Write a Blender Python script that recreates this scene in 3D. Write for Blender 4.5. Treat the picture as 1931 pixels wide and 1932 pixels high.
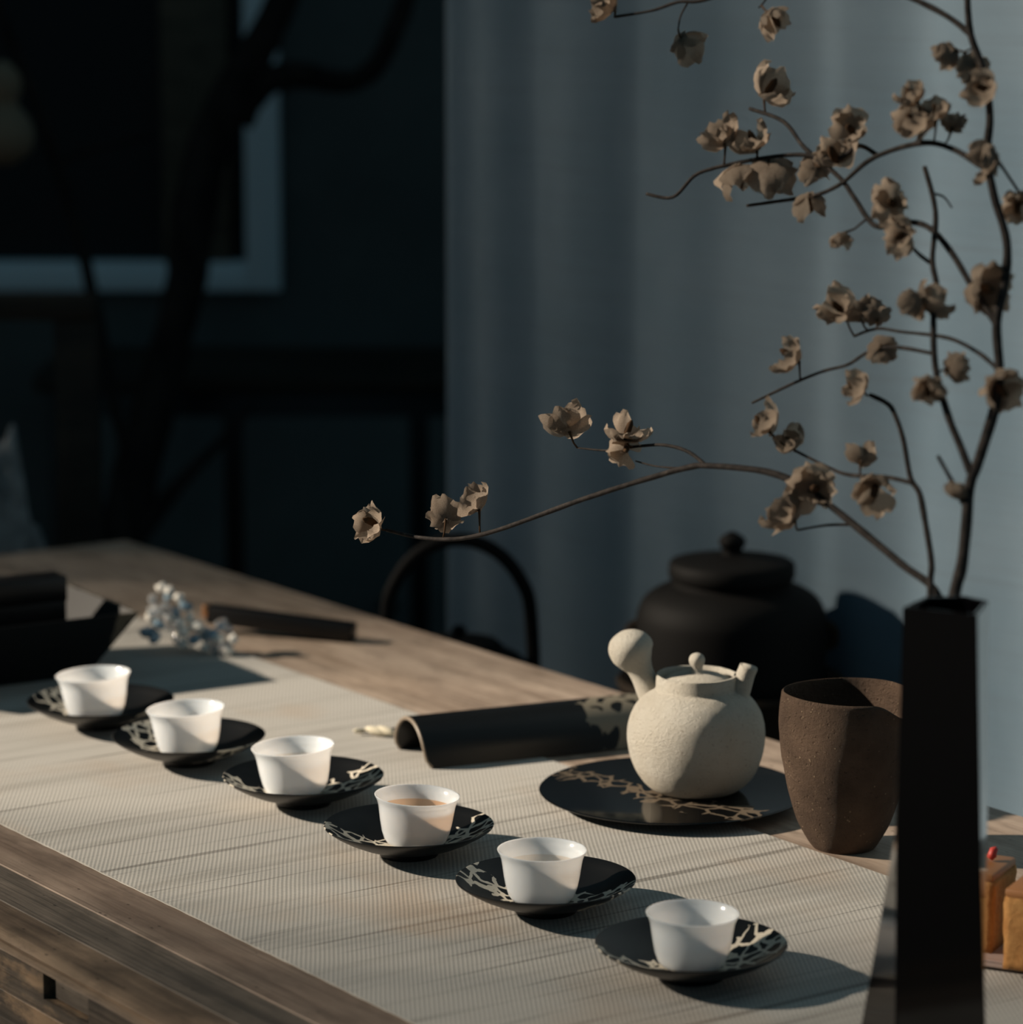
import bpy, bmesh, math, random
from mathutils import Vector, Matrix, Quaternion, noise as mnoise
random.seed(11)
for o in list(bpy.data.objects): bpy.data.objects.remove(o)
scn = bpy.context.scene; COL = scn.collection
PI = math.pi
# ------------------------------------------------------------------ camera
F = 6200.0                                     # focal length in pixels of the 1931 px wide frame
TH = math.atan(1086 / F); AZ = math.radians(35.1); ZC = 1.48; ZT = 0.76
FH = Vector((-math.cos(AZ), math.sin(AZ), 0)); RT = Vector((math.sin(AZ), math.cos(AZ), 0))
FW = FH * math.cos(TH) + Vector((0, 0, -math.sin(TH))); UP = RT.cross(FW)
CAM = Vector((0, 0, ZC)); ROTV = math.atan2(RT.y, RT.x)   # turn that lays local x along the view's right, local y along its depth
cd = bpy.data.cameras.new('camera'); cam = bpy.data.objects.new('camera', cd); COL.objects.link(cam)
cam.matrix_world = Matrix.Translation(CAM) @ Matrix((RT, UP, -FW)).transposed().to_4x4()
cd.sensor_width = 36; cd.sensor_fit = 'HORIZONTAL'; cd.lens = F / 1931 * 36
cd.clip_end = 200; cd.dof.use_dof = True; cd.dof.focus_distance = 2.53; cd.dof.aperture_fstop = 5.0
scn.camera = cam
# ------------------------------------------------------------------ world, sun, exposure
w = bpy.data.worlds.new('world'); scn.world = w; w.use_nodes = True
w.node_tree.nodes['Background'].inputs[0].default_value = (0.37, 0.77, 1.0, 1)
w.node_tree.nodes['Background'].inputs[1].default_value = 0.074
sa, se = math.radians(6), math.radians(26)
SUN = (-RT * math.cos(sa) + FH * math.sin(sa)) * math.cos(se) + Vector((0, 0, math.sin(se)))
sd = bpy.data.lights.new('sun', 'SUN'); sd.energy = 5.6; sd.angle = math.radians(1.5); sd.color = (1.0, 0.87, 0.71)
so = bpy.data.objects.new('sun', sd); COL.objects.link(so)
so.rotation_euler = (-SUN).to_track_quat('-Z', 'Y').to_euler(); so.location = (-6, -5, 5)
vs = scn.view_settings; vs.view_transform = 'Standard'; vs.look = 'None'; vs.gamma = 1; vs.exposure = 0.45
vs.use_curve_mapping = False

# ------------------------------------------------------------------ helpers
def ray(x, y): return FW + RT * ((x - 965.5) / F) - UP * ((y - 966) / F)
def at(x, y, d): return CAM + ray(x, y) * d            # point at a depth
def onz(x, y, z=ZT):
    d = ray(x, y); return CAM + d * ((z - ZC) / d.z)
def new(name, me, mat=None, parent=None, loc=None, rz=0.0, smooth=True):
    o = bpy.data.objects.new(name, me); COL.objects.link(o)
    if me is not None and mat is not None and not me.materials: me.materials.append(mat)
    if me is not None and smooth: me.polygons.foreach_set('use_smooth', [True] * len(me.polygons))
    if parent: o.parent = parent
    if loc is not None: o.location = loc
    o.rotation_euler = (0, 0, rz)
    return o
def tag(o, label, cat=None, group=None, kind=None):
    if label: o['label'] = label
    if cat: o['category'] = cat
    if group: o['group'] = group
    if kind: o['kind'] = kind
    return o
def mesh(V, Fc, name='m'):
    me = bpy.data.meshes.new(name); me.from_pydata([tuple(v) for v in V], [], Fc); me.update(); return me
def smooth_by_angle(me, deg=40):
    bm = bmesh.new(); bm.from_mesh(me)
    for f in bm.faces: f.smooth = True
    for e in bm.edges:
        if len(e.link_faces) == 2 and e.calc_face_angle(0) > math.radians(deg): e.smooth = False
    bm.to_mesh(me); bm.free()
def lathe(prof, n=64, name='m'):                       # (r, z) points; r = 0 ends become poles
    V = []; Fc = []; rows = []
    for r, z in prof:
        if r < 1e-6: rows.append([len(V)]); V.append((0, 0, z))
        else:
            rows.append(list(range(len(V), len(V) + n)))
            V += [(r * math.cos(2 * PI * k / n), r * math.sin(2 * PI * k / n), z) for k in range(n)]
    for a, b in zip(rows, rows[1:]):
        for k in range(n):
            k2 = (k + 1) % n
            if len(a) == 1 and len(b) == 1: continue
            if len(a) == 1: Fc.append((a[0], b[k2], b[k]))
            elif len(b) == 1: Fc.append((a[k], a[k2], b[0]))
            else: Fc.append((a[k], a[k2], b[k2], b[k]))
    me = mesh(V, Fc, name)
    bm = bmesh.new(); bm.from_mesh(me); bmesh.ops.recalc_face_normals(bm, faces=bm.faces); bm.to_mesh(me); bm.free()
    smooth_by_angle(me, 50)
    return me
def cr(P, m=6):                                         # Catmull-Rom through tuples of any length
    P = [tuple(p) for p in P]; out = []; n = len(P)
    for i in range(n - 1):
        p0, p1, p2, p3 = P[max(i - 1, 0)], P[i], P[i + 1], P[min(i + 2, n - 1)]
        for k in range(m):
            t = k / m
            out.append(tuple(0.5 * (2 * b + (c - a) * t + (2 * a - 5 * b + 4 * c - d) * t * t + (3 * b - a - 3 * c + d) * t ** 3) for a, b, c, d in zip(p0, p1, p2, p3)))
    out.append(P[-1]); return out
def tube(P, R, n=8, name='m', bump=0.0):
    V = []; Fc = []; P = [Vector(p) for p in P]
    N = None
    for i, p in enumerate(P):
        t = (P[min(i + 1, len(P) - 1)] - P[max(i - 1, 0)]).normalized()
        if N is None: N = t.orthogonal().normalized()
        else: N = (N - t * N.dot(t)).normalized()
        B = t.cross(N)
        for k in range(n):
            a = 2 * PI * k / n; rr = R[i]
            if bump: rr *= 1 + bump * mnoise.noise(Vector((p.x * 60 + math.cos(a), p.y * 60 + math.sin(a), p.z * 60)))
            V.append(p + (N * math.cos(a) + B * math.sin(a)) * rr)
    for i in range(len(P) - 1):
        for k in range(n):
            k2 = (k + 1) % n; Fc.append((i * n + k, i * n + k2, (i + 1) * n + k2, (i + 1) * n + k))
    Fc.append(tuple(range(n - 1, -1, -1))); e = (len(P) - 1) * n; Fc.append(tuple(range(e, e + n)))
    return mesh(V, Fc, name)
def boxes(L, bev=0.0, name='m', seg=2):                 # L: (x0,x1,y0,y1,z0,z1)
    bm = bmesh.new()
    for x0, x1, y0, y1, z0, z1 in L:
        v = [bm.verts.new(c) for c in ((x0, y0, z0), (x1, y0, z0), (x1, y1, z0), (x0, y1, z0), (x0, y0, z1), (x1, y0, z1), (x1, y1, z1), (x0, y1, z1))]
        for f in ((0, 3, 2, 1), (4, 5, 6, 7), (0, 1, 5, 4), (1, 2, 6, 5), (2, 3, 7, 6), (3, 0, 4, 7)): bm.faces.new([v[i] for i in f])
    if bev: bmesh.ops.bevel(bm, geom=list(bm.edges), offset=bev, segments=seg, affect='EDGES', profile=0.5)
    me = bpy.data.meshes.new(name); bm.to_mesh(me); bm.free(); smooth_by_angle(me, 35); return me
def loft(rings, cap0=True, cap1=True, name='m'):
    n = len(rings[0]); V = [p for rg in rings for p in rg]; Fc = []
    for i in range(len(rings) - 1):
        for k in range(n):
            k2 = (k + 1) % n; Fc.append((i * n + k, i * n + k2, (i + 1) * n + k2, (i + 1) * n + k))
    if cap0: Fc.append(tuple(range(n - 1, -1, -1)))
    if cap1: e = (len(rings) - 1) * n; Fc.append(tuple(range(e, e + n)))
    return mesh(V, Fc, name)

# ------------------------------------------------------------------ materials
class NT:
    def __init__(s, name):
        s.m = bpy.data.materials.new(name); s.m.use_nodes = True; s.t = s.m.node_tree; s.n = s.t.nodes; s.l = s.t.links
        s.b = s.n['Principled BSDF']; s.tc = s.n.new('ShaderNodeTexCoord'); s.obj = s.tc.outputs['Object']
    def set(s, **k):
        for a, v in k.items(): s.b.inputs[a.replace('_', ' ')].default_value = v
        return s
    def lk(s, a, b): s.l.new(a, b); return s
    def map(s, scale=(1, 1, 1), rot=(0, 0, 0), loc=(0, 0, 0), src=None):
        m = s.n.new('ShaderNodeMapping'); m.inputs['Scale'].default_value = scale; m.inputs['Rotation'].default_value = rot; m.inputs['Location'].default_value = loc
        s.l.new(src or s.obj, m.inputs[0]); return m.outputs[0]
    def noise(s, scale, detail=4, rough=0.55, vec=None, dist=0):
        n = s.n.new('ShaderNodeTexNoise'); n.inputs['Scale'].default_value = scale; n.inputs['Detail'].default_value = detail
        n.inputs['Roughness'].default_value = rough; n.inputs['Distortion'].default_value = dist
        s.l.new(vec or s.obj, n.inputs['Vector']); return n.outputs['Fac']
    def vor(s, scale, feat='F1', vec=None):
        n = s.n.new('ShaderNodeTexVoronoi'); n.feature = feat; n.inputs['Scale'].default_value = scale
        s.l.new(vec or s.obj, n.inputs['Vector']); return n.outputs['Distance']
    def ramp(s, fac, stops):
        r = s.n.new('ShaderNodeValToRGB'); e = r.color_ramp.elements
        while len(e) < len(stops): e.new(0.5)
        for i, (p, c) in enumerate(stops):
            e[i].position = p; e[i].color = (c if isinstance(c, tuple) else (c, c, c)) + (1,)
        s.l.new(fac, r.inputs[0]); return r.outputs[0]
    def math(s, op, a, b=None, c=None):
        n = s.n.new('ShaderNodeMath'); n.operation = op
        for i, v in enumerate((a, b, c)):
            if v is None: continue
            if isinstance(v, (int, float)): n.inputs[i].default_value = v
            else: s.l.new(v, n.inputs[i])
        return n.outputs[0]
    def mix(s, fac, a, b, mode='MIX'):
        n = s.n.new('ShaderNodeMix'); n.data_type = 'RGBA'; n.blend_type = mode
        for i, v in ((0, fac), (6, a), (7, b)):
            if isinstance(v, (int, float)): n.inputs[i].default_value = v
            elif isinstance(v, tuple): n.inputs[i].default_value = v + (1,)
            else: s.l.new(v, n.inputs[i])
        return n.outputs[2]
    def xyz(s, src=None):
        n = s.n.new('ShaderNodeSeparateXYZ'); s.l.new(src or s.obj, n.inputs[0]); return n.outputs
    def color(s, c): s.l.new(c, s.b.inputs['Base Color']); return s
    def bump(s, h, dist, strength=1.0):
        n = s.n.new('ShaderNodeBump'); n.inputs['Distance'].default_value = dist; n.inputs['Strength'].default_value = strength
        s.l.new(h, n.inputs['Height']); s.l.new(n.outputs[0], s.b.inputs['Normal']); return s
def plain(name, c, rough=0.5, spec=0.5, **k):
    t = NT(name).set(Base_Color=c + (1,), Roughness=rough, Specular_IOR_Level=spec, **k); return t.m

def wood(name, dark, light, stain, grain=1.0, rough=0.55, stain_amt=0.5, wear=None):
    t = NT(name)
    v = t.map((2.2, 38, 38))
    g = t.noise(1.0, 8, 0.62, v, 0.6)
    fine = t.noise(1.0, 4, 0.6, t.map((9, 260, 260)))
    rings = t.math('SINE', t.math('MULTIPLY', t.noise(1.0, 3, 0.5, t.map((0.9, 9, 9))), 46))
    gg = t.math('ADD', t.math('MULTIPLY', g, 0.75), t.math('ADD', t.math('MULTIPLY', fine, 0.25), t.math('MULTIPLY', rings, 0.045)))
    c = t.ramp(gg, [(0.36, dark), (0.62, light)])
    c = t.mix(t.ramp(t.noise(1.0, 2, 0.5, t.map((5, 520, 520))), [(0.32, 0.45), (0.45, 0.0)]), c, tuple(x * 0.5 for x in dark))
    st = t.ramp(t.noise(5.5, 6, 0.6, t.map((0.5, 1.6, 1), loc=(3, 1, 0))), [(0.48, 0.0), (0.72, stain_amt)])
    c = t.mix(st, c, stain)
    kn = t.ramp(t.vor(2.3, 'F1', t.map((1.0, 3.2, 1.0), loc=(0.4, 0.3, 0))), [(0.02, 0.75), (0.10, 0.0)])
    c = t.mix(kn, c, tuple(x * 0.45 for x in dark))
    mo = t.noise(34, 6, 0.7, t.map((0.45, 1.2, 1), loc=(1.7, 0.4, 0)))
    c = t.mix(t.ramp(mo, [(0.34, 0.5), (0.50, 0.0), (0.70, 0.0)]), c, tuple(x * 0.55 for x in dark))
    c = t.mix(t.ramp(mo, [(0.54, 0.0), (0.72, 0.45)]), c, tuple(min(1, x * 1.25) for x in light))
    c = t.mix(t.ramp(t.vor(70, 'F1', t.map((0.5, 1, 1))), [(0.05, 0.8), (0.09, 0.0)]), c, tuple(x * 0.3 for x in dark))
    if wear: c = t.mix(t.ramp(t.noise(22, 6, 0.65, t.map((0.35, 1, 1))), [(0.50, 0.0), (0.60, 0.85)]), c, wear)
    t.color(c); t.set(Roughness=rough, Specular_IOR_Level=0.3)
    t.bump(gg, 0.0012 * grain); return t.m
M = {}
M['wood'] = wood('pale_weathered_wood', (0.25, 0.185, 0.14), (0.43, 0.34, 0.27), (0.38, 0.275, 0.19), 0.6, 0.5, 0.35)
M['wood_a'] = wood('brown_plank_wood', (0.15, 0.108, 0.083), (0.27, 0.205, 0.16), (0.19, 0.14, 0.105), 0.8, 0.5, 0.4)
M['wood_b'] = wood('grey_grooved_wood', (0.06, 0.05, 0.041), (0.165, 0.135, 0.108), (0.10, 0.085, 0.07), 2.2, 0.6, 0.4)
M['wood_c'] = wood('worn_edge_wood', (0.085, 0.060, 0.043), (0.23, 0.165, 0.112), (0.065, 0.052, 0.042), 1.4, 0.55, 0.85)
M['wood_f'] = wood('flaked_lacquer_wood', (0.03, 0.026, 0.022), (0.085, 0.066, 0.05), (0.045, 0.04, 0.035), 1.6, 0.55, 0.4, wear=(0.25, 0.17, 0.105))
M['darkwood'] = wood('dark_stained_wood', (0.012, 0.009, 0.006), (0.035, 0.024, 0.015), (0.02, 0.014, 0.009), 0.8, 0.6, 0.4)
M['post'] = wood('brown_post_wood', (0.06, 0.045, 0.03), (0.12, 0.09, 0.06), (0.07, 0.05, 0.03), 0.8, 0.7, 0.4)

def fabric_runner():
    t = NT('woven_ramie'); X = t.xyz()
    wob = t.noise(9, 2, 0.5, t.map((1, 1, 0)))
    ax = t.math('MULTIPLY', t.math('ADD', X[0], t.math('MULTIPLY', wob, 0.002)), 2 * PI / 0.0062)
    ay = t.math('MULTIPLY', t.math('ADD', X[1], t.math('MULTIPLY', wob, 0.002)), 2 * PI / 0.0039)
    wv = t.math('MULTIPLY', t.math('SINE', ax), t.math('SINE', ay))
    rib = t.math('ADD', t.math('MULTIPLY', wv, 0.5), 0.5)
    slub = t.noise(1.0, 4, 0.65, t.map((210, 3.2, 1), loc=(0.7, 0.2, 0)))         # single weft threads, running across the cloth
    slub2 = t.noise(1.0, 3, 0.6, t.map((75, 1.9, 1), loc=(2.7, 1.2, 0)))
    band = t.noise(1.0, 3, 0.6, t.map((24, 1.4, 1)))
    c = t.ramp(rib, [(0.12, (0.37, 0.35, 0.32)), (0.72, (0.525, 0.50, 0.458))])
    c = t.mix(t.ramp(slub, [(0.27, 0.8), (0.39, 0.0)]), c, (0.13, 0.12, 0.105))
    c = t.mix(t.ramp(slub2, [(0.30, 0.75), (0.40, 0.0)]), c, (0.20, 0.185, 0.165))
    c = t.mix(t.ramp(band, [(0.34, 0.45), (0.50, 0.0)]), c, (0.27, 0.25, 0.22))
    st = t.ramp(t.noise(4.2, 3, 0.5, t.map((1, 1.5, 1), loc=(5.3, 2.2, 0))), [(0.56, 0.0), (0.72, 0.5)])
    c = t.mix(st, c, (0.42, 0.31, 0.22))
    t.color(c); t.set(Roughness=0.85, Specular_IOR_Level=0.15)
    t.bump(t.math('ADD', t.math('MULTIPLY', rib, .7), t.math('MULTIPLY', slub, 1.0)), 0.0006, 0.6); return t.m
M['runner'] = fabric_runner()

def fabric_curtain():
    t = NT('blue_grey_linen')
    X = t.xyz()
    a = t.math('SINE', t.math('MULTIPLY', X[0], 2 * PI / 0.0032)); b = t.math('SINE', t.math('MULTIPLY', X[2], 2 * PI / 0.0032))
    sl = t.noise(1.0, 4, 0.7, t.map((3, 3, 170)))
    mot = t.noise(3.0, 5, 0.6)
    c = t.ramp(mot, [(0.35, (0.155, 0.222, 0.278)), (0.65, (0.20, 0.266, 0.322))])
    c = t.mix(t.ramp(sl, [(0.3, 0.35), (0.5, 0.0)]), c, (0.14, 0.17, 0.20))
    t.color(c); t.set(Roughness=0.9, Specular_IOR_Level=0.1)
    t.bump(t.math('ADD', t.math('MULTIPLY', a, b), t.math('MULTIPLY', sl, 2)), 0.0006, 0.7); return t.m
M['curtain'] = fabric_curtain()

def lacquer(name, col, vein, scale, band, rough=0.22, off=(0, 0, 0), thin=0.05, ang=0.0):
    """black lacquer with a crackled metallic web running in a band across the piece"""
    t = NT(name)
    v = t.map((1, 1, 0.4), (0, 0, ang), off)
    warp = t.n.new('ShaderNodeTexNoise'); warp.inputs['Scale'].default_value = scale * 0.45; warp.inputs['Detail'].default_value = 3
    t.l.new(v, warp.inputs['Vector'])
    va = t.n.new('ShaderNodeVectorMath'); va.operation = 'MULTIPLY_ADD'
    t.l.new(warp.outputs['Color'], va.inputs[0]); va.inputs[1].default_value = (0.9 / scale * 1.6,) * 3; t.l.new(v, va.inputs[2])
    X = t.xyz(v)
    ed = t.vor(scale, 'DISTANCE_TO_EDGE', va.outputs[0])
    wv = t.math('ADD', X[1], t.math('MULTIPLY', t.math('SUBTRACT', t.noise(scale * 0.4, 3, 0.5, v), 0.5), band * 2.4))
    inb = t.ramp(t.math('DIVIDE', t.math('ABSOLUTE', wv), band), [(0.80, 1.0), (1.0, 0.0)])
    wid = t.math('MULTIPLY', inb, thin)
    mask = t.math('LESS_THAN', ed, wid)
    sm = t.noise(60, 5, 0.6)
    base = t.mix(sm, tuple(c * 0.7 for c in col), tuple(c * 1.3 for c in col))
    t.color(t.mix(mask, base, vein))
    t.l.new(t.ramp(mask, [(0, rough), (1, 0.42)]), t.b.inputs['Roughness'])
    t.set(Specular_IOR_Level=0.4)
    t.bump(t.math('ADD', t.math('MULTIPLY', mask, 0.6), t.math('MULTIPLY', sm, 0.15)), 0.0003, 0.6); return t.m
SILV = (0.62, 0.56, 0.46)
M['saucer'] = lacquer('black_lacquer_silver_web', (0.003, 0.0028, 0.0028), SILV, 80, 0.024, 0.38, thin=0.10)
M['plate'] = lacquer('black_lacquer_bronze_web', (0.003, 0.0032, 0.0036), (0.13, 0.10, 0.07), 58, 0.021, 0.07, (0.0, 0.021, 0), 0.075, 0.785)
M['arch'] = lacquer('black_lacquer_end_web', (0.004, 0.004, 0.004), (0.20, 0.175, 0.13), 55, 0.05, 0.33, (0, -0.215, 0), 0.20)
M['tray'] = lacquer('black_lacquer_corner_web', (0.003, 0.003, 0.0035), (0.10, 0.088, 0.068), 45, 0.035, 0.3, (0, -0.01, 0), 0.16)
M['black'] = plain('black_lacquer', (0.003, 0.003, 0.0035), 0.35, 0.35)
M['vase'] = plain('polished_black_lacquer', (0.0015, 0.0015, 0.002), 0.09, 0.5)
M['iron'] = NT('black_cast_iron').set(Base_Color=(0.0045, 0.004, 0.0036, 1), Roughness=0.7, Specular_IOR_Level=0.15).m
M['clay_dark'] = NT('dark_brown_clay').set(Base_Color=(0.018, 0.012, 0.007, 1), Roughness=0.8, Specular_IOR_Level=0.15).m
def porcelain():
    t = NT('white_porcelain').set(Base_Color=(0.84, 0.88, 0.92, 1), Roughness=0.12, Specular_IOR_Level=0.5)
    t.set(Subsurface_Weight=1.0, Subsurface_Scale=0.006, Subsurface_Radius=(1.0, 0.9, 0.82)); return t.m
M['porcelain'] = porcelain()
def tea(name, c):
    t = NT(name); t.n.remove(t.b)
    tp = t.n.new('ShaderNodeBsdfTransparent'); tp.inputs[0].default_value = c + (1,)
    gl = t.n.new('ShaderNodeBsdfGlossy'); gl.inputs['Roughness'].default_value = 0.03
    mx = t.n.new('ShaderNodeMixShader'); mx.inputs[0].default_value = 0.07; t.l.new(tp.outputs[0], mx.inputs[1]); t.l.new(gl.outputs[0], mx.inputs[2])
    t.l.new(mx.outputs[0], t.n['Material Output'].inputs[0]); return t.m
M['tea_amber'] = tea('amber_tea', (0.92, 0.68, 0.50)); M['tea_pale'] = tea('pale_tea', (0.95, 0.88, 0.81))
def sandclay():
    t = NT('cream_sand_clay')
    n1 = t.noise(28, 5, 0.6); n2 = t.noise(400, 6, 0.75); n3 = t.noise(120, 8, 0.8)
    pits = t.ramp(t.vor(330), [(0.14, 1.0), (0.26, 0.0)]); pm = t.ramp(t.noise(60, 3, 0.6), [(0.46, 0.0), (0.60, 1.0)]); pits = t.math('MULTIPLY', pits, pm)
    c = t.ramp(n1, [(0.35, (0.82, 0.75, 0.63)), (0.62, (0.90, 0.845, 0.735))])
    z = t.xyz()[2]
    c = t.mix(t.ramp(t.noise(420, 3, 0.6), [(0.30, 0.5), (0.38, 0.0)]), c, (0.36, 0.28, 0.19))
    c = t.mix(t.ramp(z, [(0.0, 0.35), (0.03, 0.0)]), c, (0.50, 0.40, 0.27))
    t.color(c); t.set(Roughness=0.9, Specular_IOR_Level=0.15)
    t.bump(t.math('SUBTRACT', t.math('ADD', n2, t.math('MULTIPLY', n3, 0.5)), t.math('MULTIPLY', pits, 0.35)), 0.0060, 1.0); return t.m
M['sand'] = sandclay()
def stoneware():
    t = NT('gritty_brown_stoneware')
    n1 = t.noise(20, 5, 0.6); n2 = t.noise(380, 6, 0.75)
    c = t.ramp(n1, [(0.35, (0.095, 0.062, 0.043)), (0.65, (0.185, 0.122, 0.084))])
    sp = t.ramp(t.vor(190), [(0.13, 1.0), (0.19, 0.0)])
    msk = t.ramp(t.noise(45, 3, 0.6), [(0.48, 0.0), (0.58, 0.8)])
    c = t.mix(t.math('MULTIPLY', sp, msk), c, (0.40, 0.29, 0.19))
    pit = t.ramp(t.vor(130), [(0.10, 1.0), (0.16, 0.0)])
    t.color(c); t.set(Roughness=0.85, Specular_IOR_Level=0.2)
    t.bump(t.math('SUBTRACT', t.math('ADD', n2, t.math('MULTIPLY', sp, 0.25)), t.math('MULTIPLY', pit, 0.5)), 0.0055, 1.0); return t.m
M['stoneware'] = stoneware()
def papery():
    t = NT('papery_dry_petal')
    v = t.noise(220, 5, 0.65); b = t.noise(40, 3, 0.5)
    c = t.mix(0.5, t.ramp(v, [(0.3, (0.34, 0.235, 0.165)), (0.65, (0.70, 0.595, 0.485))]), t.ramp(b, [(0.35, (0.39, 0.27, 0.185)), (0.65, (0.72, 0.615, 0.505))]))
    t.color(c); t.set(Roughness=0.8, Specular_IOR_Level=0.15); t.bump(v, 0.0012)
    tr = t.n.new('ShaderNodeBsdfTranslucent'); t.l.new(c, tr.inputs[0])
    mx = t.n.new('ShaderNodeMixShader'); mx.inputs[0].default_value = 0.45
    t.l.new(t.b.outputs[0], mx.inputs[1]); t.l.new(tr.outputs[0], mx.inputs[2])
    t.l.new(mx.outputs[0], t.n['Material Output'].inputs[0]); return t.m
M['petal'] = papery()
def bark():
    t = NT('twig_bark'); n = t.noise(160, 5, 0.65)
    t.color(t.ramp(n, [(0.35, (0.012, 0.010, 0.009)), (0.64, (0.042, 0.034, 0.030)), (0.80, (0.16, 0.13, 0.10))])); t.set(Roughness=0.8, Specular_IOR_Level=0.2); t.bump(n, 0.0008); return t.m
M['bark'] = bark()
M['calyx'] = plain('dry_seed_core', (0.07, 0.04, 0.022), 0.9, 0.1)
def treebark():
    t = NT('dark_tree_bark'); n = t.noise(22, 6, 0.65, t.map((1, 1, 0.4)))
    t.color(t.ramp(n, [(0.35, (0.012, 0.009, 0.008)), (0.65, (0.035, 0.026, 0.022))])); t.set(Roughness=0.9, Specular_IOR_Level=0.1); t.bump(n, 0.01); return t.m
M['treebark'] = treebark()
def slate_wall():
    t = NT('dark_slate_plaster'); n = t.noise(4, 6, 0.6)
    t.color(t.ramp(n, [(0.35, (0.085, 0.088, 0.084)), (0.65, (0.11, 0.113, 0.107))])); t.set(Roughness=0.95, Specular_IOR_Level=0.1); t.bump(t.noise(60, 5), 0.002); return t.m
M['slate'] = slate_wall()
M['frame'] = plain('grey_white_paint', (0.72, 0.75, 0.76), 0.6)
M['pane'] = plain('dark_window_glass', (0.003, 0.004, 0.005), 0.45, 0.3)
def floor_stone():
    t = NT('grey_paving'); n = t.noise(5, 6, 0.6)
    t.color(t.ramp(n, [(0.3, (0.018, 0.019, 0.020)), (0.7, (0.036, 0.037, 0.038))])); t.set(Roughness=0.9, Specular_IOR_Level=0.15); t.bump(n, 0.004); return t.m
M['floor'] = floor_stone()
def rockmat():
    t = NT('pale_grey_rock'); n = t.noise(14, 7, 0.65)
    t.color(t.ramp(n, [(0.35, (0.14, 0.14, 0.14)), (0.65, (0.50, 0.50, 0.49))])); t.set(Roughness=0.9, Specular_IOR_Level=0.1); t.bump(n, 0.02); return t.m
M['rock'] = rockmat()
def cake():
    t = NT('orange_sponge_cake'); n = t.noise(300, 6, 0.7); b = t.noise(40, 4, 0.6)
    t.color(t.mix(0.5, t.ramp(n, [(0.35, (0.42, 0.18, 0.055)), (0.65, (0.68, 0.36, 0.13))]), t.ramp(b, [(0.35, (0.50, 0.22, 0.07)), (0.65, (0.66, 0.34, 0.12))])))
    t.set(Roughness=0.85, Specular_IOR_Level=0.2); t.bump(n, 0.002); return t.m
M['cake'] = cake(); M['crust'] = plain('brown_cake_crust', (0.36, 0.155, 0.055), 0.5)
M['red'] = plain('red_petal', (0.62, 0.06, 0.045), 0.5)
M['dish'] = plain('glazed_pinkish_dish', (0.36, 0.27, 0.24), 0.15)
M['crystal_w'] = plain('sparkle_white_quartz', (0.88, 0.84, 0.77), 0.08, 0.8); M['crystal_b'] = plain('bluish_quartz', (0.22, 0.32, 0.40), 0.08, 0.8)  # white pieces coloured bright for the sparkle of clear quartz
M['crystal'] = NT('clear_quartz').set(Base_Color=(0.90, 0.92, 0.94, 1), Roughness=0.10, Transmission_Weight=0.80, IOR=1.5).m
M['ivory'] = plain('dried_ivory_petal', (0.66, 0.60, 0.46), 0.7, 0.2)
M['copper'] = plain('copper_ferrule', (0.75, 0.36, 0.17), 0.3, 0.5, Metallic=1.0)
M['shade_culm'] = plain('shade_culm_green', (0.10, 0.14, 0.05), 0.5)
M['clay'] = plain('tan_clay', (0.21, 0.145, 0.09), 0.8)

# ------------------------------------------------------------------ setting
tag(new('floor', boxes([(-14, 4, -9, 10, -0.1, 0)]), M['floor']), None, kind='structure')
WD = 5.55                                                # depth of the house wall seen square on
def cf(u, d, z): return Vector((RT.x * u + FH.x * d, RT.y * u + FH.y * d, z))     # view-square coordinates of the room
def cfo(name, L, mat, parent=None, bev=0.0): return new(name, boxes(L, bev), mat, parent, None, ROTV if parent is None else 0, smooth=False)
def hd(p): return (p.dot(FH), p.dot(RT))
def uz(x, y, dep):                                       # pixel -> (u, z) on the vertical plane dep metres ahead
    r_ = ray(x, y); k = dep / r_.dot(FH); p = CAM + r_ * k; return p.dot(RT), p.z
wu, wz = uz(532, 546, WD)                                # window's lower right outer corner
wl = wu - 1.5; wt = wz + 1.25
wall = cfo('wall_back', [(-4.2, wl, WD, WD + .25, 0, 3.0), (wu, 1.6, WD, WD + .25, 0, 3.0), (wl, wu, WD, WD + .25, 0, wz), (wl, wu, WD, WD + .25, wt, 3.0)], M['slate'])
tag(wall, None, kind='structure')
win = cfo('window_1', [(wl, wu, WD + .20, WD + .24, wz, wt)], M['slate']); tag(win, None, kind='structure')
fw_ = 0.058
cfo('window_frame', [(wu - fw_, wu, WD - .03, WD + .06, wz, wt)], M['frame'], win, .003)
cfo('window_frame', [(wl, wl + fw_, WD - .03, WD + .06, wz, wt)], M['frame'], win, .003)
cfo('window_sill', [(wl + fw_, wu - fw_, WD - .03, WD + .06, wz, wz + .048)], M['frame'], win, .003)
cfo('window_head', [(wl + fw_, wu - fw_, WD - .03, WD + .06, wt - .05, wt)], M['frame'], win, .003)
pu0, _ = uz(305, 200, WD); pu1, _ = uz(432, 200, WD)
cfo('mullion', [(pu0, pu1, WD - .015, WD + .05, wz + .048, wt - .05)], M['post'], win, .004)
cfo('pane', [(wl + fw_, pu0, WD + .02, WD + .03, wz + .048, wt - .05)], M['pane'], win)
cfo('pane', [(pu1, wu - fw_, WD + .02, WD + .03, wz + .048, wt - .05)], M['pane'], win)
# unseen wall added at left to shade the table's far end and curtain
S2 = Vector((SUN.x, SUN.y)).normalized(); PERP = Vector((-S2.y, S2.x))               # PERP: to the near side of the sun's path
if PERP.dot(Vector((.641, -.767))) < 0: PERP = -PERP
def sunpos(u, dist): return Vector((PERP.x * u + S2.x * dist, PERP.y * u + S2.y * dist, 0))
DST = 8.2
SROT = math.atan2(PERP.y, PERP.x)
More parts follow.
